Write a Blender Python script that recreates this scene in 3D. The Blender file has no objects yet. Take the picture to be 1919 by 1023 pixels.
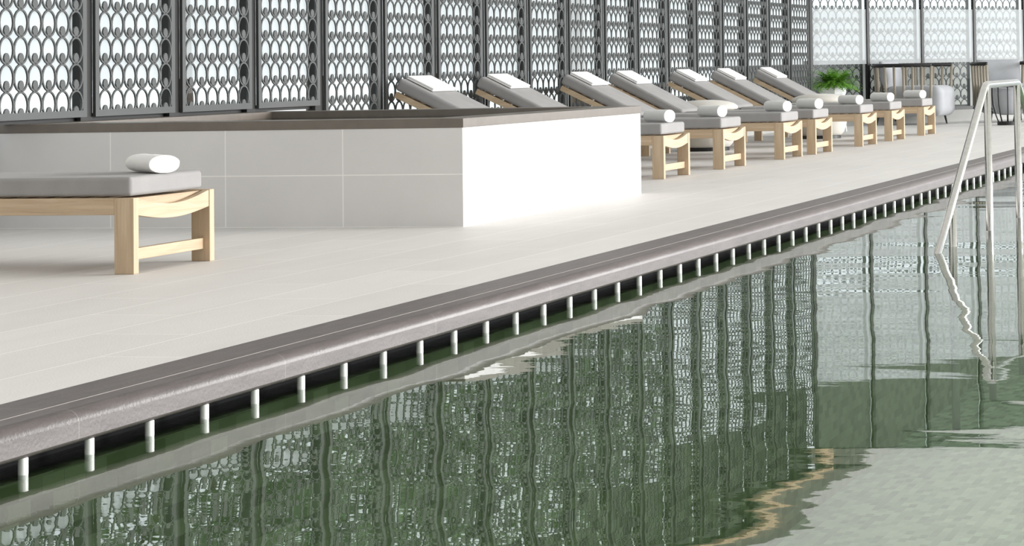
import bpy, bmesh, math, random
from mathutils import Vector, Matrix

# ------------------------------------------------------------------ scene, camera, light
sc = bpy.context.scene
COL = sc.collection
W_, H_ = 1919.0, 1023.0
cam_d = bpy.data.cameras.new('camera'); cam = bpy.data.objects.new('camera', cam_d); COL.objects.link(cam)
cam_d.sensor_fit = 'HORIZONTAL'; cam_d.sensor_width = 36.0
cam_d.lens = 36.0 * 4184.64 / W_
cam_d.shift_x = -838.4466 / W_
cam_d.shift_y = -556.4194 / W_
cam_d.clip_start = 0.05; cam_d.clip_end = 400
yaw, pit, rol = math.radians(11.1236), math.radians(-2.1558), math.radians(-1.0594)
fw = Vector((math.cos(yaw) * math.cos(pit), math.sin(yaw) * math.cos(pit), -math.sin(pit)))
rt = Vector((math.sin(yaw), -math.cos(yaw), 0)); up = rt.cross(fw)
r2 = math.cos(rol) * rt + math.sin(rol) * up
u2 = -math.sin(rol) * rt + math.cos(rol) * up
M = Matrix(((r2.x, u2.x, -fw.x), (r2.y, u2.y, -fw.y), (r2.z, u2.z, -fw.z)))
cam.matrix_world = Matrix.Translation((0, 0, 0.9)) @ M.to_4x4()
sc.camera = cam

sc.view_settings.view_transform = 'Standard'
sc.view_settings.look = 'None'
sc.view_settings.gamma = 1
sc.view_settings.use_curve_mapping = False
sc.view_settings.exposure = 0.0
try:
    sc.cycles.use_denoising = True
    sc.cycles.max_bounces = 12; sc.cycles.transparent_max_bounces = 16
    sc.cycles.sample_clamp_indirect = 6
except Exception:
    pass

wd = bpy.data.worlds.new('sky'); sc.world = wd; wd.use_nodes = True
bgn = wd.node_tree.nodes['Background']
bgn.inputs[0].default_value = (0.90, 0.96, 1.0, 1); bgn.inputs[1].default_value = 1.5

def area(name, loc, rot, sx, sy, power, col=(1, 1, 1)):
    d = bpy.data.lights.new(name, 'AREA'); d.shape = 'RECTANGLE'; d.size = sx; d.size_y = sy
    d.energy = power; d.color = col
    o = bpy.data.objects.new(name, d); COL.objects.link(o); o.location = loc; o.rotation_euler = rot
    return o
# the tall window wall on the far side of the pool lets the daylight in
area('window_daylight', (27.0, -9.0, 2.4), (math.radians(90), 0, 0), 34, 3.8, 2100, (0.98, 0.98, 1.0))
sd = bpy.data.lights.new('low_sun', 'SUN'); sd.energy = 5.6; sd.angle = math.radians(24); sd.color = (1.0, 0.985, 0.97)
so = bpy.data.objects.new('low_sun', sd); COL.objects.link(so)
so.rotation_euler = Vector((0.34, -0.92, 0.235)).to_track_quat('Z', 'Y').to_euler()
# unseen fill panel below the ceiling, added to brighten deck and pool
area('overhead_fill', (16.0, -0.6, 4.36), (0, 0, 0), 36, 16, 1080, (1.0, 0.975, 0.985))

# ------------------------------------------------------------------ materials
def mat(name):
    m = bpy.data.materials.new(name); m.use_nodes = True
    nt = m.node_tree; b = nt.nodes['Principled BSDF']
    return m, nt, b
def lin(r, g, b):
    f = lambda c: (c / 255 / 12.92) if c / 255 <= 0.04045 else ((c / 255 + 0.055) / 1.055) ** 2.4
    return (f(r), f(g), f(b), 1)
def N(nt, t, **k):
    n = nt.nodes.new(t)
    for a, v in k.items(): setattr(n, a, v)
    return n
def ramp(nt, src, stops):
    r = N(nt, 'ShaderNodeValToRGB'); e = r.color_ramp.elements
    while len(e) < len(stops): e.new(0.5)
    for i, (p, c) in enumerate(stops): e[i].position = p; e[i].color = c
    nt.links.new(src, r.inputs[0]); return r.outputs[0]
def coords(nt, scale=(1, 1, 1), kind='Object', rot=(0, 0, 0), loc=(0, 0, 0)):
    tc = N(nt, 'ShaderNodeTexCoord'); mp = N(nt, 'ShaderNodeMapping')
    mp.inputs['Scale'].default_value = scale; mp.inputs['Rotation'].default_value = rot; mp.inputs['Location'].default_value = loc
    nt.links.new(tc.outputs[kind], mp.inputs[0]); return mp.outputs[0]
def bump(nt, b, h, dist=0.01, st=1.0, key='Normal'):
    n = N(nt, 'ShaderNodeBump'); n.inputs['Strength'].default_value = st; n.inputs['Distance'].default_value = dist
    nt.links.new(h, n.inputs['Height']); nt.links.new(n.outputs[0], b.inputs[key]); return n
def noise(nt, vec, scale, detail=3, rough=0.5, dist=0.0):
    n = N(nt, 'ShaderNodeTexNoise'); n.inputs['Scale'].default_value = scale; n.inputs['Detail'].default_value = detail
    n.inputs['Roughness'].default_value = rough; n.inputs['Distortion'].default_value = dist
    nt.links.new(vec, n.inputs['Vector']); return n.outputs['Fac']
def mixc(nt, fac, a, b, mode='MIX'):
    m = N(nt, 'ShaderNodeMix', data_type='RGBA', blend_type=mode)
    if isinstance(fac, float): m.inputs[0].default_value = fac
    else: nt.links.new(fac, m.inputs[0])
    for i, v in ((6, a), (7, b)):
        if isinstance(v, tuple): m.inputs[i].default_value = v
        else: nt.links.new(v, m.inputs[i])
    return m.outputs[2]
def math_(nt, op, a, b=None, c=None):
    m = N(nt, 'ShaderNodeMath', operation=op)
    for i, v in enumerate((a, b, c)):
        if v is None: continue
        if isinstance(v, (int, float)): m.inputs[i].default_value = v
        else: nt.links.new(v, m.inputs[i])
    return m.outputs[0]

def plain(name, c, rough=0.5, metal=0.0, var=0.06, vs=30.0, bs=0.0, spec=0.5):
    m, nt, b = mat(name)
    v = coords(nt); n = noise(nt, v, vs, 4)
    d = tuple(max(0, x * (1 - var)) for x in c[:3]) + (1,); l = tuple(min(1, x * (1 + var)) for x in c[:3]) + (1,)
    nt.links.new(ramp(nt, n, [(0.3, d), (0.7, l)]), b.inputs['Base Color'])
    b.inputs['Roughness'].default_value = rough; b.inputs['Metallic'].default_value = metal
    b.inputs['Specular IOR Level'].default_value = spec
    if bs: bump(nt, b, n, bs)
    return m

# deck: long pale planks of stone with thin light joints
def deck_mat():
    m, nt, b = mat('deck_tiles')
    v = coords(nt, loc=(0.3, -0.338, 0))
    br = N(nt, 'ShaderNodeTexBrick'); br.offset = 0.5
    br.inputs['Scale'].default_value = 1.0; br.inputs['Brick Width'].default_value = 1.14; br.inputs['Row Height'].default_value = 0.3783
    br.inputs['Mortar Size'].default_value = 0.0032; br.inputs['Mortar Smooth'].default_value = 0.3
    br.inputs['Color1'].default_value = lin(209, 206, 203); br.inputs['Color2'].default_value = lin(215, 212, 209); br.inputs['Mortar'].default_value = lin(240, 238, 236)
    nt.links.new(v, br.inputs['Vector'])
    vv = coords(nt, scale=(0.5, 2.2, 1)); n = noise(nt, vv, 2.5, 6, 0.6)
    t = ramp(nt, n, [(0.25, (0.93, 0.93, 0.925, 1)), (0.75, (1.0, 1.0, 1.0, 1))])
    nt.links.new(mixc(nt, 1.0, br.outputs[0], t, 'MULTIPLY'), b.inputs['Base Color'])
    b.inputs['Roughness'].default_value = 0.55
    bump(nt, b, noise(nt, coords(nt), 120, 3), 0.0006)
    return m
M_deck = deck_mat()

def coping_mat():
    m, nt, b = mat('coping_stone')
    v = coords(nt, scale=(0.7, 5, 5)); n = noise(nt, v, 7, 8, 0.65, 0.6)
    c = ramp(nt, n, [(0.3, lin(80, 73, 72)), (0.7, lin(102, 94, 93))])
    br = N(nt, 'ShaderNodeTexBrick'); br.offset = 0.0
    br.inputs['Scale'].default_value = 1.0; br.inputs['Brick Width'].default_value = 1.14; br.inputs['Row Height'].default_value = 4.0
    br.inputs['Mortar Size'].default_value = 0.0018
    br.inputs['Color1'].default_value = (0, 0, 0, 1); br.inputs['Color2'].default_value = (0, 0, 0, 1); br.inputs['Mortar'].default_value = (1, 1, 1, 1)
    nt.links.new(coords(nt, loc=(0.2, 2.0, 0)), br.inputs['Vector'])
    nt.links.new(mixc(nt, br.outputs[0], c, lin(124, 116, 114)), b.inputs['Base Color'])
    b.inputs['Roughness'].default_value = 0.46; b.inputs['Specular IOR Level'].default_value = 0.7
    bump(nt, b, noise(nt, coords(nt), 90, 4), 0.0012)
    return m
M_coping = coping_mat()
M_joint = plain('pale_joint', lin(150, 142, 138), 0.7)

def tub_tile(name, base):
    m, nt, b = mat(name)
    geo = N(nt, 'ShaderNodeNewGeometry'); tc = N(nt, 'ShaderNodeTexCoord')
    sx = N(nt, 'ShaderNodeSeparateXYZ'); nt.links.new(tc.outputs['Object'], sx.inputs[0])
    sn = N(nt, 'ShaderNodeSeparateXYZ'); nt.links.new(geo.outputs['Normal'], sn.inputs[0])
    isx = math_(nt, 'GREATER_THAN', math_(nt, 'ABSOLUTE', sn.outputs[0]), 0.5)
    h = math_(nt, 'ADD', math_(nt, 'MULTIPLY', isx, math_(nt, 'SUBTRACT', sx.outputs[1], 5.2813)),
              math_(nt, 'MULTIPLY', math_(nt, 'SUBTRACT', 1.0, isx), math_(nt, 'SUBTRACT', sx.outputs[0], 12.022)))
    cb = N(nt, 'ShaderNodeCombineXYZ'); nt.links.new(math_(nt, 'ADD', h, 7.41), cb.inputs[0]); nt.links.new(math_(nt, 'ADD', sx.outputs[2], 3.0), cb.inputs[1])
    br = N(nt, 'ShaderNodeTexBrick'); br.offset = 0.0
    br.inputs['Scale'].default_value = 1.0; br.inputs['Brick Width'].default_value = 0.741; br.inputs['Row Height'].default_value = 0.30
    br.inputs['Mortar Size'].default_value = 0.0032
    nt.links.new(cb.outputs[0], br.inputs['Vector'])
    n = noise(nt, coords(nt), 1.6, 6, 0.6)
    c = ramp(nt, n, [(0.3, tuple(x * 0.93 for x in base[:3]) + (1,)), (0.7, base)])
    br.inputs['Color1'].default_value = (0, 0, 0, 1); br.inputs['Color2'].default_value = (0, 0, 0, 1); br.inputs['Mortar'].default_value = (1, 1, 1, 1)
    nt.links.new(mixc(nt, br.outputs[0], c, lin(244, 243, 240)), b.inputs['Base Color'])
    b.inputs['Roughness'].default_value = 0.5
    return m
M_tub = tub_tile('tub_wall_tiles', lin(222, 220, 219))
M_rim = plain('tub_rim_stone', lin(112, 104, 96), 0.35, 0, 0.08, 14)
M_tubin = plain('tub_inner_tile', lin(90, 84, 74), 0.3, 0, 0.1, 20)
M_curb = plain('curb_concrete', lin(165, 165, 162), 0.7, 0, 0.05, 6)

def wood(name, axis):
    m, nt, b = mat(name)
    s = [14, 14, 14]; s[axis] = 0.9
    v = coords(nt, scale=tuple(s)); n = noise(nt, v, 2.6, 7, 0.62, 0.9)
    nt.links.new(ramp(nt, n, [(0.25, lin(172, 146, 117)), (0.5, lin(193, 170, 141)), (0.75, lin(208, 187, 158))]), b.inputs['Base Color'])
    b.inputs['Roughness'].default_value = 0.5
    bump(nt, b, n, 0.0008)
    return m
M_woodx = wood('oak_across', 0); M_woody = wood('oak_long', 1); M_woodz = wood('oak_upright', 2)

def fabric(name, c, sc_=260, var=0.07, rough=0.85, bs=0.0008, sheen=0.15):
    m, nt, b = mat(name)
    v = coords(nt); n1 = noise(nt, v, sc_, 2); n2 = noise(nt, v, 5, 3)
    d = tuple(x * (1 - var) for x in c[:3]) + (1,); l = tuple(min(1, x * (1 + var)) for x in c[:3]) + (1,)
    nt.links.new(ramp(nt, n2, [(0.3, d), (0.7, l)]), b.inputs['Base Color'])
    b.inputs['Roughness'].default_value = rough; b.inputs['Sheen Weight'].default_value = sheen
    bump(nt, b, n1, bs); return m
M_cush = fabric('grey_cushion_fabric', lin(152, 150, 149), sheen=0.05)
M_sofa = fabric('pale_grey_upholstery', lin(163, 165, 169), 200)
M_pouf = fabric('cream_pouf_fabric', lin(206, 202, 194), 180)
M_towel = fabric('white_terry', lin(243, 242, 240), 420, 0.02, 0.95, 0.003, 0.3)
M_steel, nt_, b_ = mat('polished_steel')
b_.inputs['Metallic'].default_value = 1; b_.inputs['Roughness'].default_value = 0.16
nt_.links.new(ramp(nt_, noise(nt_, coords(nt_, scale=(1, 1, 1)), 40, 2), [(0.3, (0.54, 0.53, 0.51, 1)), (0.7, (0.60, 0.59, 0.57, 1))]), b_.inputs['Base Color'])
M_screen = plain('screen_grey_metal', lin(76, 78, 77), 0.45, 0.0, 0.04, 3)
M_black = plain('black_metal', lin(24, 24, 23), 0.45, 0.0, 0.1, 20)
M_mull = plain('mullion_dark', lin(30, 30, 28), 0.5, 0.0, 0.1, 6)
M_post = plain('white_post', lin(240, 240, 238), 0.35)
M_taupe = plain('taupe_slat', lin(150, 142, 128), 0.6)
M_brown = plain('dark_brown_weave', lin(62, 48, 36), 0.7, 0, 0.2, 60)
M_white = plain('white_glaze', lin(225, 226, 226), 0.35)
M_ceil = plain('ceiling_plaster', lin(205, 203, 198), 0.8, 0, 0.02, 1)
M_soil = plain('dark_soil', lin(45, 34, 26), 0.9, 0, 0.3, 50, 0.01)
M_pave = plain('outdoor_paving', lin(205, 205, 202), 0.8, 0, 0.04, 2)
M_bark = plain('bark', lin(92, 78, 64), 0.85, 0, 0.25, 9, 0.01)
M_tanp = plain('tan_pelmet', lin(236, 206, 172), 0.7)
M_head = plain('transom_panel', lin(112, 118, 106), 0.6)
M_tan = plain('tan_render', lin(205, 182, 148), 0.8, 0, 0.04, 2)

def leaf(name, a, b2):
    m, nt, b = mat(name)
    oi = N(nt, 'ShaderNodeObjectInfo'); n = noise(nt, coords(nt), 9, 3)
    nt.links.new(ramp(nt, n, [(0.3, a), (0.7, b2)]), b.inputs['Base Color'])
    b.inputs['Roughness'].default_value = 0.5
    b.inputs['Transmission Weight'].default_value = 0.0
    return m
M_fern = leaf('fern_green', lin(62, 118, 24), lin(132, 186, 62))
M_tree = leaf('tree_leaves', lin(58, 84, 48), lin(92, 118, 70))

# frosted film and clear glass
def film_mat():
    m = bpy.data.materials.new('frosted_film'); m.use_nodes = True; nt = m.node_tree; nt.nodes.clear()
    out = N(nt, 'ShaderNodeOutputMaterial'); tr = N(nt, 'ShaderNodeBsdfTranslucent'); df = N(nt, 'ShaderNodeBsdfDiffuse'); tp = N(nt, 'ShaderNodeBsdfTransparent')
    n = noise(nt, coords(nt, scale=(1.5, 1.5, 0.25)), 2.0, 3)
    c = ramp(nt, n, [(0.3, (0.86, 0.88, 0.89, 1)), (0.7, (0.93, 0.94, 0.94, 1))])
    nt.links.new(c, tr.inputs[0]); nt.links.new(c, df.inputs[0])
    a = N(nt, 'ShaderNodeMixShader'); a.inputs[0].default_value = 0.35; nt.links.new(tr.outputs[0], a.inputs[1]); nt.links.new(df.outputs[0], a.inputs[2])
    b = N(nt, 'ShaderNodeMixShader'); b.inputs[0].default_value = 0.22; nt.links.new(a.outputs[0], b.inputs[1]); nt.links.new(tp.outputs[0], b.inputs[2])
    nt.links.new(b.outputs[0], out.inputs[0]); return m
M_film = film_mat()
def glass_mat():
    m = bpy.data.materials.new('clear_pane'); m.use_nodes = True; nt = m.node_tree; nt.nodes.clear()
    out = N(nt, 'ShaderNodeOutputMaterial'); gl = N(nt, 'ShaderNodeBsdfGlossy'); tp = N(nt, 'ShaderNodeBsdfTransparent')
    gl.inputs['Roughness'].default_value = 0.01; tp.inputs[0].default_value = (0.93, 0.96, 0.95, 1)
    fr = N(nt, 'ShaderNodeFresnel'); fr.inputs[0].default_value = 1.3
    f = math_(nt, 'MULTIPLY', fr.outputs[0], 0.6)
    b = N(nt, 'ShaderNodeMixShader'); nt.links.new(f, b.inputs[0]); nt.links.new(tp.outputs[0], b.inputs[1]); nt.links.new(gl.outputs[0], b.inputs[2])
    nt.links.new(b.outputs[0], out.inputs[0]); return m
M_glass = glass_mat()

def water_mat(name, tint, ripple=1.0):
    m = bpy.data.materials.new(name); m.use_nodes = True; nt = m.node_tree; nt.nodes.clear()
    out = N(nt, 'ShaderNodeOutputMaterial'); gl = N(nt, 'ShaderNodeBsdfGlossy'); tp = N(nt, 'ShaderNodeBsdfTransparent')
    gl.inputs['Roughness'].default_value = 0.0; tp.inputs[0].default_value = tint
    # heights in metres: long swell, ripples lying across the view, fine chop
    n1 = noise(nt, coords(nt, scale=(0.9, 0.35, 1), rot=(0, 0, 0.35)), 1.7, 1, 0.35)
    n2 = noise(nt, coords(nt, scale=(1.0, 0.30, 1), rot=(0, 0, 0.45)), 6.5, 2, 0.5)
    n3 = noise(nt, coords(nt, scale=(1.0, 0.6, 1), rot=(0, 0, 0.2)), 26, 2, 0.5)
    h = math_(nt, 'ADD', math_(nt, 'ADD', math_(nt, 'MULTIPLY', n1, 0.0068 * ripple), math_(nt, 'MULTIPLY', n2, 0.00040 * ripple)), math_(nt, 'MULTIPLY', n3, 0.00004 * ripple))
    bn = N(nt, 'ShaderNodeBump'); bn.inputs['Strength'].default_value = 1; bn.inputs['Distance'].default_value = 1.0
    nt.links.new(h, bn.inputs['Height']); nt.links.new(bn.outputs[0], gl.inputs['Normal'])
    fr = N(nt, 'ShaderNodeFresnel'); fr.inputs[0].default_value = 1.333; nt.links.new(bn.outputs[0], fr.inputs['Normal'])
    b = N(nt, 'ShaderNodeMixShader'); nt.links.new(math_(nt, 'POWER', fr.outputs[0], 0.62), b.inputs[0]); nt.links.new(tp.outputs[0], b.inputs[1]); nt.links.new(gl.outputs[0], b.inputs[2])
    nt.links.new(b.outputs[0], out.inputs[0]); return m
M_water = water_mat('pool_water', (0.90, 0.97, 0.93, 1))
M_tubwater = water_mat('tub_water', (0.85, 0.93, 0.92, 1), 0.6)

def mosaic(name, c1, c2, c3):
    m, nt, b = mat(name)
    tc = N(nt, 'ShaderNodeTexCoord')
    geo = N(nt, 'ShaderNodeNewGeometry'); sx = N(nt, 'ShaderNodeSeparateXYZ'); nt.links.new(tc.outputs['Object'], sx.inputs[0])
    sn = N(nt, 'ShaderNodeSeparateXYZ'); nt.links.new(geo.outputs['Normal'], sn.inputs[0])
    flat = math_(nt, 'GREATER_THAN', math_(nt, 'ABSOLUTE', sn.outputs[2]), 0.5)
    yv = math_(nt, 'ADD', math_(nt, 'MULTIPLY', flat, sx.outputs[1]), math_(nt, 'MULTIPLY', math_(nt, 'SUBTRACT', 1.0, flat), sx.outputs[2]))
    cb = N(nt, 'ShaderNodeCombineXYZ'); nt.links.new(math_(nt, 'ADD', sx.outputs[0], 20), cb.inputs[0]); nt.links.new(math_(nt, 'ADD', yv, 20), cb.inputs[1])
    br = N(nt, 'ShaderNodeTexBrick'); br.offset = 0.5
    br.inputs['Scale'].default_value = 1.0; br.inputs['Brick Width'].default_value = 0.10; br.inputs['Row Height'].default_value = 0.05
    br.inputs['Mortar Size'].default_value = 0.0015; br.inputs['Bias'].default_value = 0.0
    br.inputs['Color1'].default_value = c1; br.inputs['Color2'].default_value = c2; br.inputs['Mortar'].default_value = c3
    nt.links.new(cb.outputs[0], br.inputs['Vector'])
    nt.links.new(br.outputs[0], b.inputs['Base Color']); b.inputs['Roughness'].default_value = 0.4
    return m
M_mosaic = mosaic('green_mosaic', lin(126, 158, 116), lin(212, 234, 202), lin(196, 214, 188))
M_mosaic_wall = mosaic('dark_green_mosaic', lin(136, 152, 108), lin(204, 214, 180), lin(164, 176, 146))
M_gutter = plain('gutter_black', lin(11, 11, 13), 0.7, spec=0.1)

# ------------------------------------------------------------------ helpers
def link(o, parent=None):
    COL.objects.link(o)
    if parent: o.parent = parent
    return o
def empty(name, label, cat, loc=(0, 0, 0), rz=0, group=None):
    o = bpy.data.objects.new(name, None); COL.objects.link(o); o.location = loc; o.rotation_euler = (0, 0, rz)
    o.empty_display_size = 0.1
    o['label'] = label; o['category'] = cat
    if group: o['group'] = group
    return o
def tag(o, label, cat, group=None, kind=None):
    o['label'] = label; o['category'] = cat
    if group: o['group'] = group
    if kind: o['kind'] = kind
    return o
def fin(name, bm, m, parent=None, smooth=False, bevel=0, seg=2, sub=0, auto=None):
    bmesh.ops.recalc_face_normals(bm, faces=bm.faces)
    me = bpy.data.meshes.new(name); bm.to_mesh(me); bm.free()
    for x in (m if isinstance(m, (list, tuple)) else [m]): me.materials.append(x)
    o = bpy.data.objects.new(name, me); link(o, parent)
    if smooth:
        for p in me.polygons: p.use_smooth = True
    if bevel:
        b = o.modifiers.new('bevel', 'BEVEL'); b.width = bevel; b.segments = seg; b.limit_method = 'ANGLE'; b.angle_limit = math.radians(40)
        if not smooth:
            for p in me.polygons: p.use_smooth = True
            w = o.modifiers.new('wn', 'WEIGHTED_NORMAL'); w.keep_sharp = False
    if sub:
        s = o.modifiers.new('sub', 'SUBSURF'); s.levels = sub; s.render_levels = sub
    return o
def struct(name, bm, m, **k):
    o = fin(name, bm, m, **k); o['kind'] = 'structure'; return o
def box(bm, x0, x1, y0, y1, z0, z1):
    vs = [bm.verts.new(p) for p in ((x0, y0, z0), (x1, y0, z0), (x1, y1, z0), (x0, y1, z0), (x0, y0, z1), (x1, y0, z1), (x1, y1, z1), (x0, y1, z1))]
    for f in ((0, 3, 2, 1), (4, 5, 6, 7), (0, 1, 5, 4), (1, 2, 6, 5), (2, 3, 7, 6), (3, 0, 4, 7)): bm.faces.new([vs[i] for i in f])
    return vs
def B(*a):
    bm = bmesh.new(); box(bm, *a); return bm
def loft(bm, rings, cap=True, closed=True):
    R = [[bm.verts.new(p) for p in r] for r in rings]
    n = len(R[0])
    for a, b in zip(R[:-1], R[1:]):
        for i in range(n if closed else n - 1):
            j = (i + 1) % n; bm.faces.new((a[i], a[j], b[j], b[i]))
    if cap: bm.faces.new(R[0][::-1]); bm.faces.new(R[-1])
    return R
def tube(bm, pts, r, n=12, cap=True):
    pts = [Vector(p) for p in pts]; rs = r if isinstance(r, (list, tuple)) else [r] * len(pts)
    t0 = (pts[1] - pts[0]).normalized(); ref = Vector((0, 0, 1)) if abs(t0.z) < 0.9 else Vector((1, 0, 0))
    nrm = t0.cross(ref).normalized(); rings = []
    for i, p in enumerate(pts):
        t = (pts[min(i + 1, len(pts) - 1)] - pts[max(i - 1, 0)]).normalized()
        nrm = (nrm - t * nrm.dot(t)).normalized(); bn = t.cross(nrm)
        k = 1.0
        rings.append([p + (nrm * math.cos(a) + bn * math.sin(a)) * rs[i] * k for a in [2 * math.pi * q / n for q in range(n)]])
    loft(bm, rings, cap)
def lathe(bm, prof, cx=0, cy=0, n=32):
    rings = [[(cx + r * math.cos(2 * math.pi * i / n), cy + r * math.sin(2 * math.pi * i / n), z) for i in range(n)] for r, z in prof]
    loft(bm, rings, True)
def prism(bm, poly, axis, a, b):
    """poly in the two other axes, extruded along axis from a to b"""
    def P(u, v, w): return {0: (w, u, v), 1: (u, w, v), 2: (u, v, w)}[axis]
    loft(bm, [[P(u, v, a) for u, v in poly], [P(u, v, b) for u, v in poly]], True)
def copy_tree(o, parent=None):
    c = o.copy(); COL.objects.link(c)
    if parent: c.parent = parent; 
    for ch in list(o.children): copy_tree(ch, c)
    return c

# ------------------------------------------------------------------ key measures (metres)
YC1, YC2 = 3.813, 3.530           # pool coping, deck side and water side
ZW = -0.134                        # pool water level
TX0, TX1, TY0, TY1, TZ = 12.022, 15.074, 5.281, 8.34, 0.62   # hot tub
YP, X0P, WP = 8.089, 12.798, 1.028                            # screens along the deck
XE = X0P + 17 * WP                                             # corner where the end wall starts
TH = math.radians(52.9)
DIRE = Vector((math.sin(TH), -math.cos(TH), 0)); ROTE = math.atan2(DIRE.y, DIRE.x)
HTOP = 4.2
SCR_TOP = 4.15

# ------------------------------------------------------------------ floor, coping, pool
bm = bmesh.new()
poly = [(-6, YC1), (48, YC1), (48, 9.0), (-6, 9.0)]
loft(bm, [[(x, y, -0.25) for x, y in poly], [(x, y, 0.0) for x, y in poly]])
struct('floor', bm, M_deck)
# coping with rounded nose
bm = bmesh.new(); prof = []
r = 0.036
yb, zt, zb = YC2, 0.0, -0.0905
cy_, cz_ = yb + 0.075, zt - 0.0
pts = [(YC1 - 0.0, 0.0), (yb + 0.04, 0.0)]
for i in range(1, 9):
    a = math.radians(90 + 90 * i / 8)
    pts.append((yb + 0.04 + 0.04 * math.cos(a), -0.034 + 0.034 * math.sin(a)))
pts += [(yb, zb + 0.012), (yb + 0.012, zb), (YC1, zb)]
prism(bm, pts, 0, -6, 40)
o = struct('trim_1', bm, M_coping, smooth=False)
for p in o.data.polygons: p.use_smooth = abs(p.normal.x) < 0.5 and 0.02 < abs(p.normal.z) < 0.998
o['label'] = 'dark stone pool coping with a rounded nose'
bm = B(-6, 40, 3.634, 3.6362, -0.002, 0.0012)
struct('trim_2', bm, M_joint)
# gutter under the coping and pool walls
struct('wall_pool_gutter', B(-6, 40, YC2 + 0.13, YC2 + 0.18, -0.5, -0.0905), M_gutter)
struct('wall_pool_side', B(-6, 40, YC2 + 0.012, YC2 + 0.13, -1.9, ZW - 0.012), M_mosaic_wall)
struct('floor_pool', B(-6, 40, -6, YC2 + 0.13, -2.1, -1.8), M_mosaic)
struct('wall_pool_end', B(40, 40.2, -6, YC2 + 0.13, -2.1, 0), M_mosaic_wall)
struct('wall_pool_near', B(-6.2, -6, -6, YC2 + 0.13, -2.1, 0), M_mosaic_wall)
struct('wall_pool_far', B(-6, 40, -6.2, -6, -2.1, 0), M_mosaic_wall)
struct('floor_beyond_pool', B(-6.2, 48, -12, -6.2, -0.25, 0), M_deck)
struct('floor_pool_end', B(40.2, 48, -6.2, YC1, -0.25, 0), M_deck)
bm = bmesh.new(); vs = [bm.verts.new(p) for p in ((-6, -6, ZW), (40, -6, ZW), (40, YC2 + 0.13, ZW), (-6, YC2 + 0.13, ZW))]; bm.faces.new(vs)
bm.normal_update()
if bm.faces[:][0].normal.z < 0: bmesh.ops.reverse_faces(bm, faces=bm.faces)
me = bpy.data.meshes.new('pool_water'); bm.to_mesh(me); bm.free(); me.materials.append(M_water)
w = bpy.data.objects.new('pool_water', me); link(w); w['kind'] = 'structure'
# white spacer posts under the coping
XP0, WPIL = 5.8625 * 0.9, 0.3335 * 0.9
ORD = ['first', 'second', 'third', 'fourth', 'fifth', 'sixth', 'seventh', 'eighth', 'ninth', 'tenth', 'eleventh', 'twelfth', 'thirteenth', 'fourteenth', 'fifteenth', 'sixteenth', 'seventeenth', 'eighteenth', 'nineteenth']
TENS = {20: ('twenty', 'twentieth'), 30: ('thirty', 'thirtieth'), 40: ('forty', 'fortieth'), 50: ('fifty', 'fiftieth')}
def ordw(n):
    if n < 20: return ORD[n - 1]
    t = n // 10 * 10
    return TENS[t][1] if n == t else TENS[t][0] + '-' + ORD[n % 10 - 1]
def mp():
    bm = bmesh.new(); lathe(bm, [(0.009, ZW - 0.02), (0.013, ZW + 0.002), (0.013, -0.0925), (0.013, -0.0905)], n=14); return bm
post0 = fin('spacer_post', mp(), M_post, smooth=True)
for k in range(0, 58):
    o = post0 if k == 0 else post0.copy()
    if k: COL.objects.link(o)
    o.location = (XP0 + k * WPIL, YC2 + 0.018, 0)
    tag(o, 'small white upright under the dark pool coping, %s from the left edge' % ordw(k + 1), 'post', 'white uprights under the pool coping')

# ------------------------------------------------------------------ hot tub
tub = empty('hot_tub', 'raised square hot tub clad in pale grey tiles with a dark stone rim', 'hot tub', (0, 0, 0))
bm = bmesh.new()
t = 0.2
for a in ((TX0, TX1, TY0, TY0 + t), (TX0, TX1, TY1 - t, TY1), (TX0, TX0 + t, TY0 + t, TY1 - t), (TX1 - t, TX1, TY0 + t, TY1 - t)):
    box(bm, a[0], a[1], a[2], a[3], 0, 0.566)
fin('tiled_wall', bm, M_tub, tub)
def ringbox(bm, x0, x1, y0, y1, wx, z0, z1, yb_=None):
    yb_ = yb_ or wx
    out = [(x0, y0), (x1, y0), (x1, y1), (x0, y1)]; inn = [(x0 + wx, y0 + wx), (x1 - wx, y0 + wx), (x1 - wx, y1 - yb_), (x0 + wx, y1 - yb_)]
    V = {}
    for z in (z0, z1):
        for n, pl in (('o', out), ('i', inn)):
            V[n, z] = [bm.verts.new((x, y, z)) for x, y in pl]
    for i in range(4):
        j = (i + 1) % 4
        bm.faces.new((V['o', z1][i], V['o', z1][j], V['i', z1][j], V['i', z1][i]))
        bm.faces.new((V['o', z0][j], V['o', z0][i], V['i', z0][i], V['i', z0][j]))
        bm.faces.new((V['o', z0][i], V['o', z0][j], V['o', z1][j], V['o', z1][i]))
        bm.faces.new((V['i', z0][j], V['i', z0][i], V['i', z1][i], V['i', z1][j]))
bm = bmesh.new(); ringbox(bm, TX0 - 0.004, TX1 + 0.004, TY0 - 0.006, TY1, 0.25, 0.5665, TZ, 0.36)
fin('stone_rim', bm, M_rim, tub, bevel=0.003)
bm = B(TX0 + t, TX1 - t, TY0 + t, TY1 - t, 0.0, 0.06); fin('basin_floor', bm, M_tubin, tub)
bm = bmesh.new(); vs = [bm.verts.new(p) for p in ((TX0 + t, TY0 + t, 0.575), (TX1 - t, TY0 + t, 0.575), (TX1 - t, TY1 - t, 0.575), (TX0 + t, TY1 - t, 0.575))]; bm.faces.new(vs)
fin('tub_water', bm, M_tubwater, tub)

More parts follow.
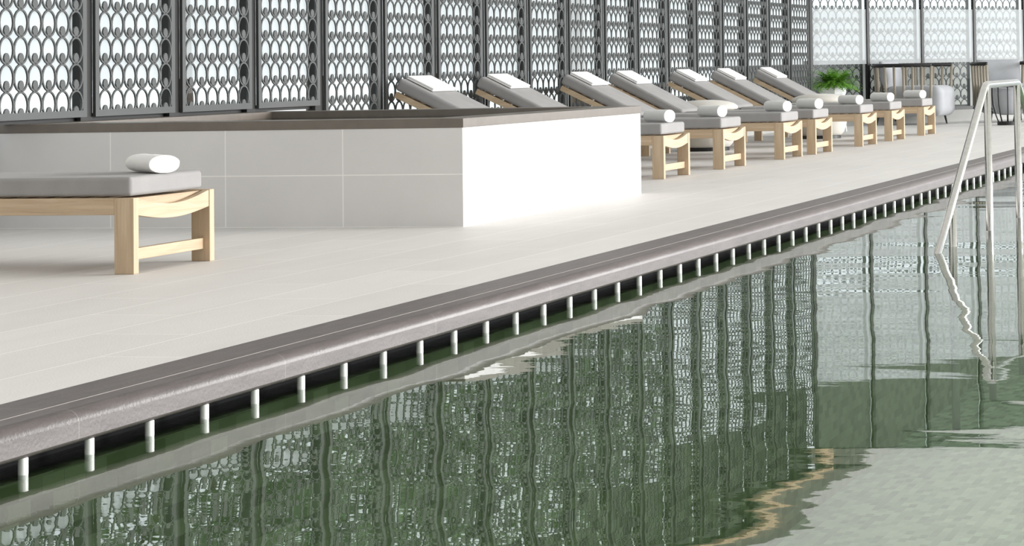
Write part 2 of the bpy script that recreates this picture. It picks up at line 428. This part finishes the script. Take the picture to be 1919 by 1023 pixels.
# ------------------------------------------------------------------ screens, glazing
CP, RP, Z0R = 0.1425, 0.165, 1.1435
def lattice_bm(z0, z1, x0, ncol=6, cp=CP, seg=20):
    bm = bmesh.new(); th = 0.010; wd_ = 0.0075
    z = Z0R - RP * 20
    rows = []
    while z < z1:
        if z + RP > z0: rows.append(z)
        z += RP
    for zr in rows:
        for c in range(ncol):
            cx = x0 + cp * (c + 0.5); a_o, b_o = cp / 2 + 0.002, RP / 2 + 0.003
            a_i, b_i = a_o - wd_ * 1.5, b_o - wd_ * 1.5
            cz = zr + RP / 2
            ro, ri = [], []
            for i in range(seg):
                an = 2 * math.pi * i / seg
                zo = cz + b_o * math.sin(an); zi = cz + b_i * math.sin(an)
                ro.append((cx + a_o * math.cos(an), min(max(zo, z0), z1))); ri.append((cx + a_i * math.cos(an), min(max(zi, z0), z1)))
            V = [[bm.verts.new((x, y, zz)) for x, zz in pl] for y in (0, th) for pl in (ro, ri)]
            for i in range(seg):
                j = (i + 1) % seg
                if abs(ro[i][1] - ro[j][1]) < 1e-9 and ro[i][1] in (z0, z1) and ri[i][1] in (z0, z1) and ri[j][1] in (z0, z1): continue
                bm.faces.new((V[0][i], V[0][j], V[1][j], V[1][i])); bm.faces.new((V[2][j], V[2][i], V[3][i], V[3][j]))
                bm.faces.new((V[0][j], V[0][i], V[2][i], V[2][j])); bm.faces.new((V[1][i], V[1][j], V[3][j], V[3][i]))
            # teardrop inside, standing on the neck
            dz = zr + 0.034
            if dz + 0.034 > z0 and dz < z1:
                pl = []
                for i in range(12):
                    an = 2 * math.pi * i / 12; zz = dz + 0.034 * math.sin(an); xx = 0.027 * math.cos(an)
                    if math.sin(an) < 0: xx *= 0.8
                    pl.append((cx + xx, min(max(zz, z0), z1)))
                f1 = [bm.verts.new((x, 0.0, zz)) for x, zz in pl]; f2 = [bm.verts.new((x, th, zz)) for x, zz in pl]
                bm.faces.new(f1); bm.faces.new(f2[::-1])
                for i in range(12):
                    j = (i + 1) % 12; bm.faces.new((f1[j], f1[i], f2[i], f2[j]))
    return bm
def mesh_of(name, bm, m):
    bmesh.ops.recalc_face_normals(bm, faces=bm.faces)
    me = bpy.data.meshes.new(name); bm.to_mesh(me); bm.free(); me.materials.append(m); return me
GAP, FR = 0.095, 0.042
PW = WP - GAP
def frame_bm(z0, z1):
    bm = bmesh.new(); d = 0.022
    box(bm, 0, FR, 0, d, z0, z1); box(bm, PW - FR, PW, 0, d, z0, z1)
    box(bm, FR, PW - FR, 0, d, z0, z0 + FR); box(bm, FR, PW - FR, 0, d, z1 - FR, z1)
    return bm
def tidy(bm):
    bad = [f for f in bm.faces if f.calc_area() < 1e-8]
    bmesh.ops.delete(bm, geom=bad, context='FACES'); return bm
ICP = (PW - 2 * FR) / 6
me_lat_t = mesh_of('lattice_tall', tidy(lattice_bm(0.20 + FR, SCR_TOP - FR, FR, cp=ICP)), M_screen)
me_lat_s = mesh_of('lattice_short', tidy(lattice_bm(0.645 + FR, SCR_TOP - FR, FR, cp=ICP)), M_screen)
me_fr_t = mesh_of('frame_tall', frame_bm(0.20, SCR_TOP), M_screen)
me_fr_s = mesh_of('frame_short', frame_bm(0.645, SCR_TOP), M_screen)
def screen(loc, rz, short, label, group):
    t = empty('screen_panel', label, 'screen', loc, rz, group)
    for n, me in (('frame', me_fr_s if short else me_fr_t), ('lattice', me_lat_s if short else me_lat_t)):
        o = bpy.data.objects.new(n, me); link(o, t)
    return t
me_cache = {}
def bay(i, loc, rz, zb, end=False):
    """one glazed bay: window (sill + head as frame), pane, film, dark mullion; local x along the wall, +y outdoors"""
    yo = 0.085 if not end else -0.03
    t = bpy.data.objects.new('window_%d' % i, None); COL.objects.link(t); t.location = loc; t.rotation_euler = (0, 0, rz); t['kind'] = 'structure'
    key = (zb, end)
    if key not in me_cache:
        A = {}
        bm = bmesh.new()
        if end: box(bm, -0.045, 0.0, -0.045, 0.01, zb, HTOP + 0.2)
        else: box(bm, -0.125, 0.004, 0.026, 0.085, zb, HTOP + 0.2)
        A['mullion'] = mesh_of('mullion', bm, M_black if end else M_mull)
        bm = bmesh.new(); x1 = WP - (0.055 if end else 0.095)
        vs = [bm.verts.new(p) for p in ((0.0, yo, zb), (x1, yo, zb), (x1, yo, HTOP + 0.2), (0.0, yo, HTOP + 0.2))]; bm.faces.new(vs)
        A['pane'] = mesh_of('pane', bm, M_glass)
        bm = bmesh.new(); z0 = max(zb, 0.87) if not end else 0.87
        vs = [bm.verts.new(p) for p in ((0.0, yo - 0.004, z0), (x1, yo - 0.004, z0), (x1, yo - 0.004, 1.65), (0.0, yo - 0.004, 1.65))]; bm.faces.new(vs)
        if end:
            vs = [bm.verts.new(p) for p in ((0.0, yo - 0.004, 1.98), (x1, yo - 0.004, 1.98), (x1, yo - 0.004, 3.3), (0.0, yo - 0.004, 3.3))]; bm.faces.new(vs)
        A['frosted_film'] = mesh_of('film', bm, M_film)
        bm = bmesh.new()
        box(bm, 0.0, x1, yo - 0.02, yo + 0.03, zb, zb + 0.045 if not end else zb + 0.05); box(bm, 0.0, x1, yo - 0.02, yo + 0.03, HTOP + 0.12, HTOP + 0.2)
        A['window_frame'] = mesh_of('window_frame', bm, M_black if end else M_mull)
        bm = bmesh.new(); box(bm, 0.0, x1, yo + 0.035, yo + 0.05, 3.3, HTOP + 0.2); A['transom_panel'] = mesh_of('transom_panel', bm, M_head)
        me_cache[key] = A
    for n, me in me_cache[key].items():
        o = bpy.data.objects.new(n, me); link(o, t)
    return t
n_left = {-1: 'leftmost', 0: 'second', 1: 'third', 2: 'fourth', 3: 'fifth', 4: 'sixth', 5: 'seventh', 6: 'eighth', 7: 'ninth', 8: 'tenth', 9: 'eleventh', 10: 'twelfth', 11: 'thirteenth', 12: 'fourteenth', 13: 'fifteenth', 14: 'sixteenth', 15: 'seventeenth', 16: 'eighteenth'}
wi = 1
for k in range(-1, 17):
    short = k <= 2
    pos = '%s lattice panel' % n_left[k] + (' in the photo' if k == -1 else ' from the left edge')
    if short: lab = 'grey metal screen above the hot tub rim, ' + pos
    elif k < 5: lab = 'grey metal screen just past the hot tub, ' + pos
    else: lab = 'grey metal screen behind the loungers, ' + pos
    x = X0P + k * WP
    screen((x, YP, 0), 0, short, lab, 'lattice screens along the deck')
    bay(wi, (x, YP, 0), 0, 0.62 if short else 0.17); wi += 1
bay(wi, (X0P - 2 * WP, YP, 0), 0, 0.62); wi += 1
labs = ['pale lattice screen behind the fern, first panel after the corner', 'lattice screen behind the left lounge chair, second after the corner',
        'lattice screen between the two lounge chairs, third after the corner', 'lattice screen behind the right lounge chair, fourth after the corner',
        'lattice screen at the right edge, fifth after the corner', None]
for s in range(6):
    p = Vector((XE, YP, 0)) + DIRE * (s * WP)
    nrm = Vector((-DIRE.y, DIRE.x, 0))  # outward
    if labs[s]: screen(tuple(p + nrm * 0.03 + DIRE * 0.02), ROTE, False, labs[s], 'lattice screens of the end wall')
    bay(wi, tuple(p), ROTE, 0.17, True); wi += 1
# low curb walls below the glazing
struct('baseboard_left', B(TX1 + 0.004, XE + 0.02, YP - 0.03, YP + 0.22, 0, 0.17), M_curb)
struct('wall_left', B(-6, TX1, 8.345, 8.6, 0, 0.62), M_curb)
bm = bmesh.new(); box(bm, 0, 8, -0.07, 0.25, 0, 0.17); o = struct('baseboard_end', bm, M_curb); o.location = (XE, YP, 0); o.rotation_euler = (0, 0, ROTE)
# wall left of the screens, ceiling and head beam
struct('wall_left_upper', B(-6, X0P - 2 * WP - 0.1, YP + 0.03, YP + 0.2, 0.62, HTOP + 0.2), M_ceil)
bm = bmesh.new()
pl = [(-6, -9.2), (46, -9.2), (46, -2), (XE + DIRE.x * 8.3, YP + DIRE.y * 8.3), (XE + 0.25, YP + 0.3), (-6, YP + 0.3)]
loft(bm, [[(x, y, HTOP + 0.2) for x, y in pl], [(x, y, HTOP + 0.4) for x, y in pl]])
struct('ceiling', bm, M_ceil)
struct('trim_3', B(20.0, XE, YP - 0.22, YP - 0.12, HTOP + 0.11, HTOP + 0.2), M_tanp)
struct('daylight_block_near', B(-6.4, -6.2, -9.4, 8.6, 0, HTOP + 0.2), M_ceil)  # unseen wall added to block daylight coming in from the near end
# outdoors
bm = bmesh.new(); box(bm, -0.3, 9, 1.6, 1.8, -0.02, 0.93); o = struct('wall_parapet_outdoors', bm, M_curb); o.location = (XE, YP, 0); o.rotation_euler = (0, 0, ROTE)
struct('floor_outdoors', B(-20, 90, 8.62, 60, -0.2, -0.02), M_pave)
struct('floor_outdoors_end', B(48.01, 90, -30, 8.6, -0.2, -0.02), M_pave)

# ------------------------------------------------------------------ sun loungers
LW = 0.665
def rounded(bm_fn, name, m, parent, bev, seg=3):
    return fin(name, bm_fn, m, parent, bevel=bev, seg=seg)
def backpoint(y, h):  # point at distance y along the back slope from the hinge, height h above it
    c, s = math.cos(math.radians(26.1)), math.sin(math.radians(26.1))
    return (1.37 + y * c - h * s, 0.345 + y * s + h * c)
def strip(bm, x0, x1, y0, y1, h0, h1):
    p = [backpoint(y0, h0), backpoint(y1, h0), backpoint(y1, h1), backpoint(y0, h1)]
    prism(bm, p, 0, x0, x1)
def cushion_bm(poly, x0, x1):
    bm = bmesh.new(); prism(bm, poly, 0, x0, x1); return bm
def make_lounger():
    t = empty('sun_lounger', '', 'sun lounger')
    for sx in (0, 1):
        x0 = 0 if sx == 0 else LW - 0.04
        fin('leg', B(x0, x0 + 0.04, 0.0, 0.092, 0, 0.345), M_woodz, t, bevel=0.003)
        fin('leg', B(x0, x0 + 0.04, 1.72, 1.812, 0, 0.268), M_woodz, t, bevel=0.003)
        fin('side_rail', B(x0, x0 + 0.04, 0.092, 2.05, 0.268, 0.345), M_woody, t, bevel=0.003)
        bm = bmesh.new(); strip(bm, x0 + 0.01 if sx == 0 else x0 - 0.0, x0 + 0.045 if sx == 0 else x0 + 0.03, 0.0, 0.86, -0.045, 0.004)
        fin('back_rail', bm, M_woody, t, bevel=0.003)
    # dished end rails
    for yy, nm in ((0.004, 'end_rail'), (0.047, 'inner_rail')):
        top, bot = [], []
        for i in range(17):
            u = i / 16; x = 0.04 + u * (LW - 0.08); s = math.sin(math.pi * u)
            if nm == 'end_rail': top.append((x, 0.343 - 0.042 * s)); bot.append((x, 0.264 - 0.030 * s))
            else: top.append((x, 0.340)); bot.append((x, 0.285))
        bm = bmesh.new(); prism(bm, top + bot[::-1], 1, yy, yy + (0.03 if nm == 'end_rail' else 0.075))
        fin(nm, bm, M_woodx, t, bevel=0.002)
    fin('stretcher', B(0.04, LW - 0.04, 0.03, 0.058, 0.060, 0.112), M_woodx, t, bevel=0.002)
    fin('rear_rail', B(0.04, LW - 0.04, 2.01, 2.05, 0.268, 0.345), M_woodx, t, bevel=0.002)
    bm = bmesh.new()
    for k in range(14):
        y = 0.13 + k * 0.09; box(bm, 0.04, LW - 0.04, y, y + 0.055, 0.318, 0.338)
    fin('seat_slats', bm, M_woodx, t)
    bm = bmesh.new()
    for k in range(9):
        y = 0.05 + k * 0.092; strip(bm, 0.045, LW - 0.04, y, y + 0.05, -0.03, -0.012)
    fin('back_slats', bm, M_woodx, t)
    bm = bmesh.new(); strip(bm, LW / 2 - 0.02, LW / 2 + 0.02, 0.45, 0.49, -0.06, -0.03)
    p1 = backpoint(0.47, -0.045); tube(bm, [(LW / 2, p1[0], p1[1]), (LW / 2, 1.95, 0.31)], 0.012, 8)
    fin('back_strut', bm, M_black, t)
    # cushions
    bm = cushion_bm([(0.018, 0.352), (1.36, 0.350), (1.345, 0.438), (0.018, 0.440)], 0.008, LW - 0.068)
    fin('seat_cushion', bm, M_cush, t, bevel=0.018, seg=4)
    pl = [backpoint(0.0, 0.012), backpoint(0.885, 0.012), backpoint(0.885, 0.118), backpoint(0.04, 0.100)]
    bm = cushion_bm(pl, 0.008, LW - 0.068); fin('back_cushion', bm, M_cush, t, bevel=0.03, seg=4)
    return t
L0 = make_lounger()
LX = [9.227, 16.944, 18.456, 20.244, 21.288, 23.178, 24.636, 26.348]
LY = [5.645, 5.745, 5.72, 5.685, 5.655, 5.64, 5.65, 5.645]
HEAD = [7.95, 8.04, 7.99, 7.90, 7.81, 7.81, 7.80, 7.785]
LLAB = ['grey cushioned oak lounger standing alone in front of the hot tub', 'oak sun lounger partly hidden behind the white hot tub corner',
        'oak sun lounger second in the far row, next past the hot tub corner one', 'oak sun lounger third in the far row, its back low beside the round pouf',
        'oak sun lounger fourth in the far row, close beside the third', 'oak sun lounger fifth in the far row, right after the first pouf',
        'oak sun lounger sixth in the far row, in front of the second pouf', 'oak sun lounger last in the far row, nearest the lounge chairs']
TLAB = ['flattened white rolled towel on the lone lounger in front of the hot tub'] + ['white rolled towel on the foot of the %s lounger of the far row' % w for w in ('first', 'second', 'third', 'fourth', 'fifth', 'sixth', 'last')]
FLAB = ['', 'folded white towel on the raised back of the first far row lounger'] + ['folded white towel on the raised back of the %s far row lounger' % w for w in ('second', 'third', 'fourth', 'fifth', 'sixth', 'last')]
for i in range(8):
    o = L0 if i == 0 else copy_tree(L0)
    o.location = (LX[i], LY[i], 0); sy = (HEAD[i] - LY[i]) / 2.16; o.scale = (1.0 if i else 1.055, sy, 1)
    tag(o, LLAB[i], 'sun lounger', 'sun loungers on the deck')

# rolled towels lie diagonally near the foot end
def rolled(ax, az, L):
    bm = bmesh.new(); rings = []; n = 28
    prof = [(0.0, 0.95), (0.0, 0.95), (0.004, 0.985), (0.012, 1.0), (L * 0.33, 0.985), (L * 0.5, 1.0), (L * 0.7, 0.97), (L - 0.03, 1.0), (L - 0.006, 0.97), (L, 0.93), (L, 0.93)]
    for y, k in prof:
        rg = []
        for q in range(n):
            a = 2 * math.pi * q / n; c, s = math.cos(a), math.sin(a)
            x = ax * k * math.copysign(abs(c) ** 0.9, c); z = az * k * math.copysign(abs(s) ** 0.9, s)
            if s < -0.9: z = max(z, -az * 0.96)
            # the loose end of the roll makes a small step
            if 0.15 < a < 0.6: x *= 1.03
            rg.append((x, y, z + az))
        rings.append(rg)
    loft(bm, rings, True); return bm
def flat_ends(o):
    for p in o.data.polygons:
        if len(p.vertices) > 6: p.use_smooth = False
    return o
TP = [(9.5268, 5.64, 0.062, 0.040), (17.244, 5.763, 0, 0), (18.756, 5.79, 0, 0), (20.544, 5.70, 0, 0), (21.588, 5.665, 0, 0), (23.478, 5.71, 0, 0), (24.936, 5.70, 0, 0), (26.648, 5.69, 0, 0)]
troll0 = None
for i, (x, y, ax, az) in enumerate(TP):
    if i == 0: o = flat_ends(fin('rolled_towel', rolled(0.074, 0.043, 0.33), M_towel, smooth=True))
    elif i == 1: o = troll0 = flat_ends(fin('rolled_towel', rolled(0.054, 0.052, 0.33), M_towel, smooth=True))
    else: o = troll0.copy(); COL.objects.link(o)
    o.location = (x, y + 0.03, 0.4405); o.rotation_euler = (0, 0, math.radians(-40))
    tag(o, TLAB[i], 'towel', 'rolled towels on the lounger foot ends')
# folded towels on the backs
def folded():
    bm = bmesh.new()
    box(bm, -0.22, 0.22, -0.125, 0.125, 0.0, 0.013); box(bm, -0.215, 0.222, -0.122, 0.128, 0.0135, 0.028)
    return bm
f0 = None
for i in range(1, 8):
    if f0 is None: o = f0 = fin('folded_towel', folded(), M_towel, bevel=0.006, seg=3)
    else: o = f0.copy(); COL.objects.link(o)
    sy = (HEAD[i] - LY[i]) / 2.16
    a0 = backpoint(0.0, 0.1); u = 0.735
    c, s = math.cos(math.radians(26.1)), math.sin(math.radians(26.1))
    hh = 0.1005 + 0.018 * u / 0.885
    py, pz = backpoint(u, hh)
    slope = math.atan2(math.sin(math.radians(27.2)), math.cos(math.radians(27.2)) * sy)
    o.location = (LX[i] + 0.30, LY[i] + py * sy, pz + 0.004); o.rotation_euler = (slope, 0, 0)
    tag(o, FLAB[i], 'towel', 'folded towels on the lounger backs')

# ------------------------------------------------------------------ poufs
def make_pouf(loc, label):
    t = empty('pouf', label, 'pouf', loc, 0, 'round upholstered poufs between the loungers')
    bm = bmesh.new(); lathe(bm, [(0.245, 0.0), (0.245, 0.035)], n=36); fin('plinth', bm, M_black, t, smooth=False)
    bm = bmesh.new(); lathe(bm, [(0.20, 0.036), (0.25, 0.04), (0.285, 0.08), (0.312, 0.16), (0.328, 0.26), (0.332, 0.36), (0.325, 0.415), (0.29, 0.425)], n=48)
    fin('body', bm, M_pouf, t, smooth=True)
    bm = bmesh.new(); lathe(bm, [(0.28, 0.426), (0.33, 0.432), (0.342, 0.447), (0.335, 0.468), (0.30, 0.492), (0.24, 0.512), (0.16, 0.525), (0.07, 0.53), (0.01, 0.531)], n=48)
    fin('cushion_top', bm, M_pouf, t, smooth=True)
    return t
make_pouf((22.55, 7.18, 0), 'round cream pouf between the fourth and fifth loungers')
make_pouf((25.82, 6.80, 0), 'round cream pouf between the sixth and last loungers')

# ------------------------------------------------------------------ fern in white pot on a stand
random.seed(4)
pl = empty('potted_fern', 'bushy green fern in a faceted white pot behind the last loungers', 'plant', (28.3, 7.26, 0.07))
bm = bmesh.new()
rings = []
for r, z in ((0.11, 0.36), (0.155, 0.42), (0.16, 0.50), (0.135, 0.545), (0.12, 0.545), (0.12, 0.50)):
    rings.append([(r * math.cos(2 * math.pi * i / 8 + 0.3), r * math.sin(2 * math.pi * i / 8 + 0.3), z) for i in range(8)])
loft(bm, rings, True); fin('pot', bm, M_white, pl)
bm = bmesh.new(); lathe(bm, [(0.118, 0.50), (0.118, 0.515)], n=16); fin('soil', bm, M_soil, pl)
bm = bmesh.new(); lathe(bm, [(0.19, 0.335), (0.19, 0.359)], n=24)
for i in range(3):
    a = 2 * math.pi * i / 3 + 0.4; tube(bm, [(0.12 * math.cos(a), 0.12 * math.sin(a), 0.335), (0.16 * math.cos(a), 0.16 * math.sin(a), -0.07)], 0.012, 8)
fin('stand', bm, M_white, pl)
bm = bmesh.new()
for f in range(330):
    az = random.uniform(0, 2 * math.pi); el = random.uniform(0.12, 1.05); L = random.uniform(0.20, 0.38)
    p = Vector((0.05 * math.cos(az), 0.05 * math.sin(az), 0.54)); d = Vector((math.cos(az) * math.cos(el), math.sin(az) * math.cos(el), math.sin(el)))
    side = Vector((-math.sin(az), math.cos(az), 0)); seg = 9; prev = None
    for s in range(seg):
        q = p + d * (L / seg); d = (d + Vector((0, 0, -0.12))).normalized()
        wdt = 0.042 * math.sin(math.pi * (s + 0.8) / (seg + 0.8)) + 0.004
        mid = (p + q) / 2; upv = side.cross(d).normalized()
        for sg in (-1, 1):
            tip = mid + side * sg * wdt + d * 0.018 - upv * 0.004
            a = bm.verts.new(p); b = bm.verts.new(mid + d * 0.006); c = bm.verts.new(tip)
            bm.faces.new((a, b, c))
        a = bm.verts.new(p + side * 0.0016); b = bm.verts.new(p - side * 0.0016); c = bm.verts.new(q)
        bm.faces.new((a, b, c)); p = q
fin('fronds', bm, M_fern, pl)

# ------------------------------------------------------------------ lounge chairs
def slat_wall(t, pts, z0, z1, n, m, w=0.035, lean=0.0, name='slat'):
    """upright slats along a polyline"""
    L = [0]
    for a, b in zip(pts[:-1], pts[1:]): L.append(L[-1] + (Vector(b) - Vector(a)).length)
    for k in range(n):
        d = L[-1] * k / (n - 1)
        for i in range(len(pts) - 1):
            if L[i + 1] >= d - 1e-9:
                u = (d - L[i]) / (L[i + 1] - L[i]); p = Vector(pts[i]).lerp(Vector(pts[i + 1]), u); break
        ce = sum((Vector(q) for q in pts), Vector((0, 0))) / len(pts)
        bm = bmesh.new(); tube(bm, [(p.x * (1 - lean) , p.y * (1 - lean), z0), (p.x, p.y, z1)], w / 2, 8)
        fin(name, bm, m, t, smooth=True)
def U(w, d, r=0.22, n=6):
    """plan outline of a tub back, open towards -y"""
    pts = [(-w / 2, -d / 2)]
    for i in range(n + 1):
        a = math.pi - (math.pi / 2) * i / n; pts.append((-w / 2 + r + r * math.cos(a), d / 2 - r + r * math.sin(a)))
    for i in range(n + 1):
        a = math.pi / 2 - (math.pi / 2) * i / n; pts.append((w / 2 - r + r * math.cos(a), d / 2 - r + r * math.sin(a)))
    pts.append((w / 2, -d / 2)); return pts
def lounge_chair(loc, rz, label, cushion=True):
    t = empty('lounge_chair', label, 'chair', loc, rz, 'slatted lounge chairs by the end wall')
    o = U(0.86, 0.92)
    bm = bmesh.new(); tube(bm, [(x, y, 0.84) for x, y in o], 0.027, 8); fin('top_rail', bm, M_black, t, smooth=True)
    slat_wall(t, o, 0.22, 0.825, 19, M_taupe, 0.042, 0.06)
    bm = bmesh.new(); tube(bm, [(x * 0.94, y * 0.94, 0.20) for x, y in o] + [(-0.40, -0.43, 0.20)], 0.02, 8); fin('base_frame', bm, M_black, t)
    for sx in (-1, 1):
        for sy_ in (-1, 1):
            bm = bmesh.new(); tube(bm, [(sx * 0.33, sy_ * 0.36, 0.2), (sx * 0.36, sy_ * 0.40, 0.0)], [0.02, 0.012], 8); fin('leg', bm, M_black, t)
    bm = B(-0.36, 0.36, -0.56, 0.30, 0.12, 0.55); fin('seat_cushion', bm, M_sofa, t, bevel=0.12, seg=6)
    bm = bmesh.new(); rings = []
    for k in range(9):
        u = k / 8; z = 0.50 + 0.40 * u; th = 0.02 + 0.085 * math.sin(math.pi * min(max(u, 0.03), 0.97)) ** 0.6
        wq = 0.34 * (0.93 + 0.07 * abs(2 * u - 1) ** 2); yc = 0.26 + 0.08 * u
        rings.append([(wq * math.copysign(abs(math.cos(a)) ** 0.5, math.cos(a)), yc + th * math.copysign(abs(math.sin(a)) ** 0.8, math.sin(a)), z) for a in [2 * math.pi * i / 24 for i in range(24)]])
    loft(bm, rings, True); fin('back_cushion', bm, M_sofa, t, smooth=True)
    return t
lounge_chair((31.0, 6.82, 0), math.radians(-8), 'slatted lounge chair with a grey seat, side on behind the last lounger')
lounge_chair((31.9, 5.62, 0), math.radians(-62), 'slatted lounge chair with a plump grey back cushion behind the handrail')
# wire drum stool in front of the second chair
t = empty('drum_stool', 'tapering pale drum stool with dark curved wires behind the handrail posts', 'stool', (30.2, 5.30, 0))
bm = bmesh.new(); lathe(bm, [(0.13, 0.0), (0.145, 0.0), (0.145, 0.05), (0.13, 0.05)], n=24); fin('base', bm, M_black, t)
bm = bmesh.new(); lathe(bm, [(0.10, 0.14), (0.14, 0.16), (0.175, 0.28), (0.19, 0.42), (0.185, 0.50), (0.10, 0.51)], n=28); fin('drum', bm, M_sofa, t, smooth=True)
for i in range(10):
    a = 2 * math.pi * i / 10 + 0.2
    bm = bmesh.new(); tube(bm, [(r * math.cos(a), r * math.sin(a), z) for r, z in ((0.135, 0.05), (0.17, 0.14), (0.21, 0.28), (0.222, 0.42), (0.218, 0.52))], 0.008, 6)
    fin('wire', bm, M_black, t, smooth=True)
bm = bmesh.new(); pts = [(0.218 * math.cos(2 * math.pi * i / 24), 0.218 * math.sin(2 * math.pi * i / 24), 0.525) for i in range(25)]; tube(bm, pts, 0.009, 6, False); fin('top_ring', bm, M_black, t, smooth=True)

# ------------------------------------------------------------------ pool handrail
h = empty('handrail', 'polished steel handrail rising out of the pool water', 'handrail', (0, 0, 0))
YH = 2.464; R = 0.0225
def arc(p0, p1, p2, r, n=8):
    p0, p1, p2 = Vector(p0), Vector(p1), Vector(p2); a = (p0 - p1).normalized(); b = (p2 - p1).normalized()
    s = p1 + a * r; e = p1 + b * r
    return [((1 - u) ** 2) * s + 2 * u * (1 - u) * p1 + u * u * e for u in [i / n for i in range(n + 1)]]
A = (11.62, YH, -0.24); Bp = (13.27, YH, 0.748); Cp = (14.44, YH, 0.748); Dp = (16.05, YH, -0.26)
pts = [Vector(A)] + arc(A, Bp, Cp, 0.07) + arc(Bp, Cp, Dp, 0.07) + [Vector(Dp)]
bm = bmesh.new(); tube(bm, pts, R, 20); fin('rail', bm, M_steel, h, smooth=True)
for x, zt in ((12.2055, 0.085), (13.3394, 0.735), (14.4044, 0.735)):
    bm = bmesh.new(); tube(bm, [(x, YH, -1.15), (x, YH, zt)], R, 20); fin('post', bm, M_steel, h, smooth=True)

# ------------------------------------------------------------------ trees and a building outdoors
def tree(x, y, hgt, r, label, seed):
    random.seed(seed)
    t = empty('tree', label, 'tree', (x, y, 0), 0, 'trees beyond the glazing')
    bm = bmesh.new(); tube(bm, [(0, 0, -0.02), (0.05, 0.04, 1.2), (-0.04, 0, hgt * 0.6)], [0.13, 0.10, 0.06], 10)
    for k in range(5):
        a = random.uniform(0, 6.28); tube(bm, [(0, 0, 1.6 + 0.25 * k), (0.8 * math.cos(a), 0.8 * math.sin(a), 2.6 + 0.3 * k)], [0.05, 0.02], 6)
    fin('trunk', bm, M_bark, t, smooth=True)
    bm = bmesh.new()
    for k in range(2600):
        v = Vector((random.gauss(0, 1), random.gauss(0, 1), random.gauss(0, 1))).normalized() * (random.random() ** 0.4)
        c = Vector((v.x * r, v.y * r, hgt * 0.68 + v.z * hgt * 0.36)); s = random.uniform(0.07, 0.14)
        a = Vector((random.gauss(0, 1), random.gauss(0, 1), random.gauss(0, 1))).normalized(); b = a.orthogonal().normalized()
        q = [bm.verts.new(c + a * s), bm.verts.new(c + b * s * 0.5), bm.verts.new(c - a * s), bm.verts.new(c - b * s * 0.5)]
        bm.faces.new(q)
    fin('foliage', bm, M_tree, t)
for i, (x, y, hh, r) in enumerate([(13.5, 11.5, 6.0, 1.6), (17.0, 12.2, 6.4, 1.8), (20.5, 12.0, 6.2, 1.8), (24.5, 12.6, 6.5, 1.9), (29.0, 13.2, 6.0, 1.8), (34.2, 13.0, 6.2, 1.5)]):
    tree(x, y, hh, r, 'leafy tree outside the glazing, %s from the left' % ORD[i], 20 + i)
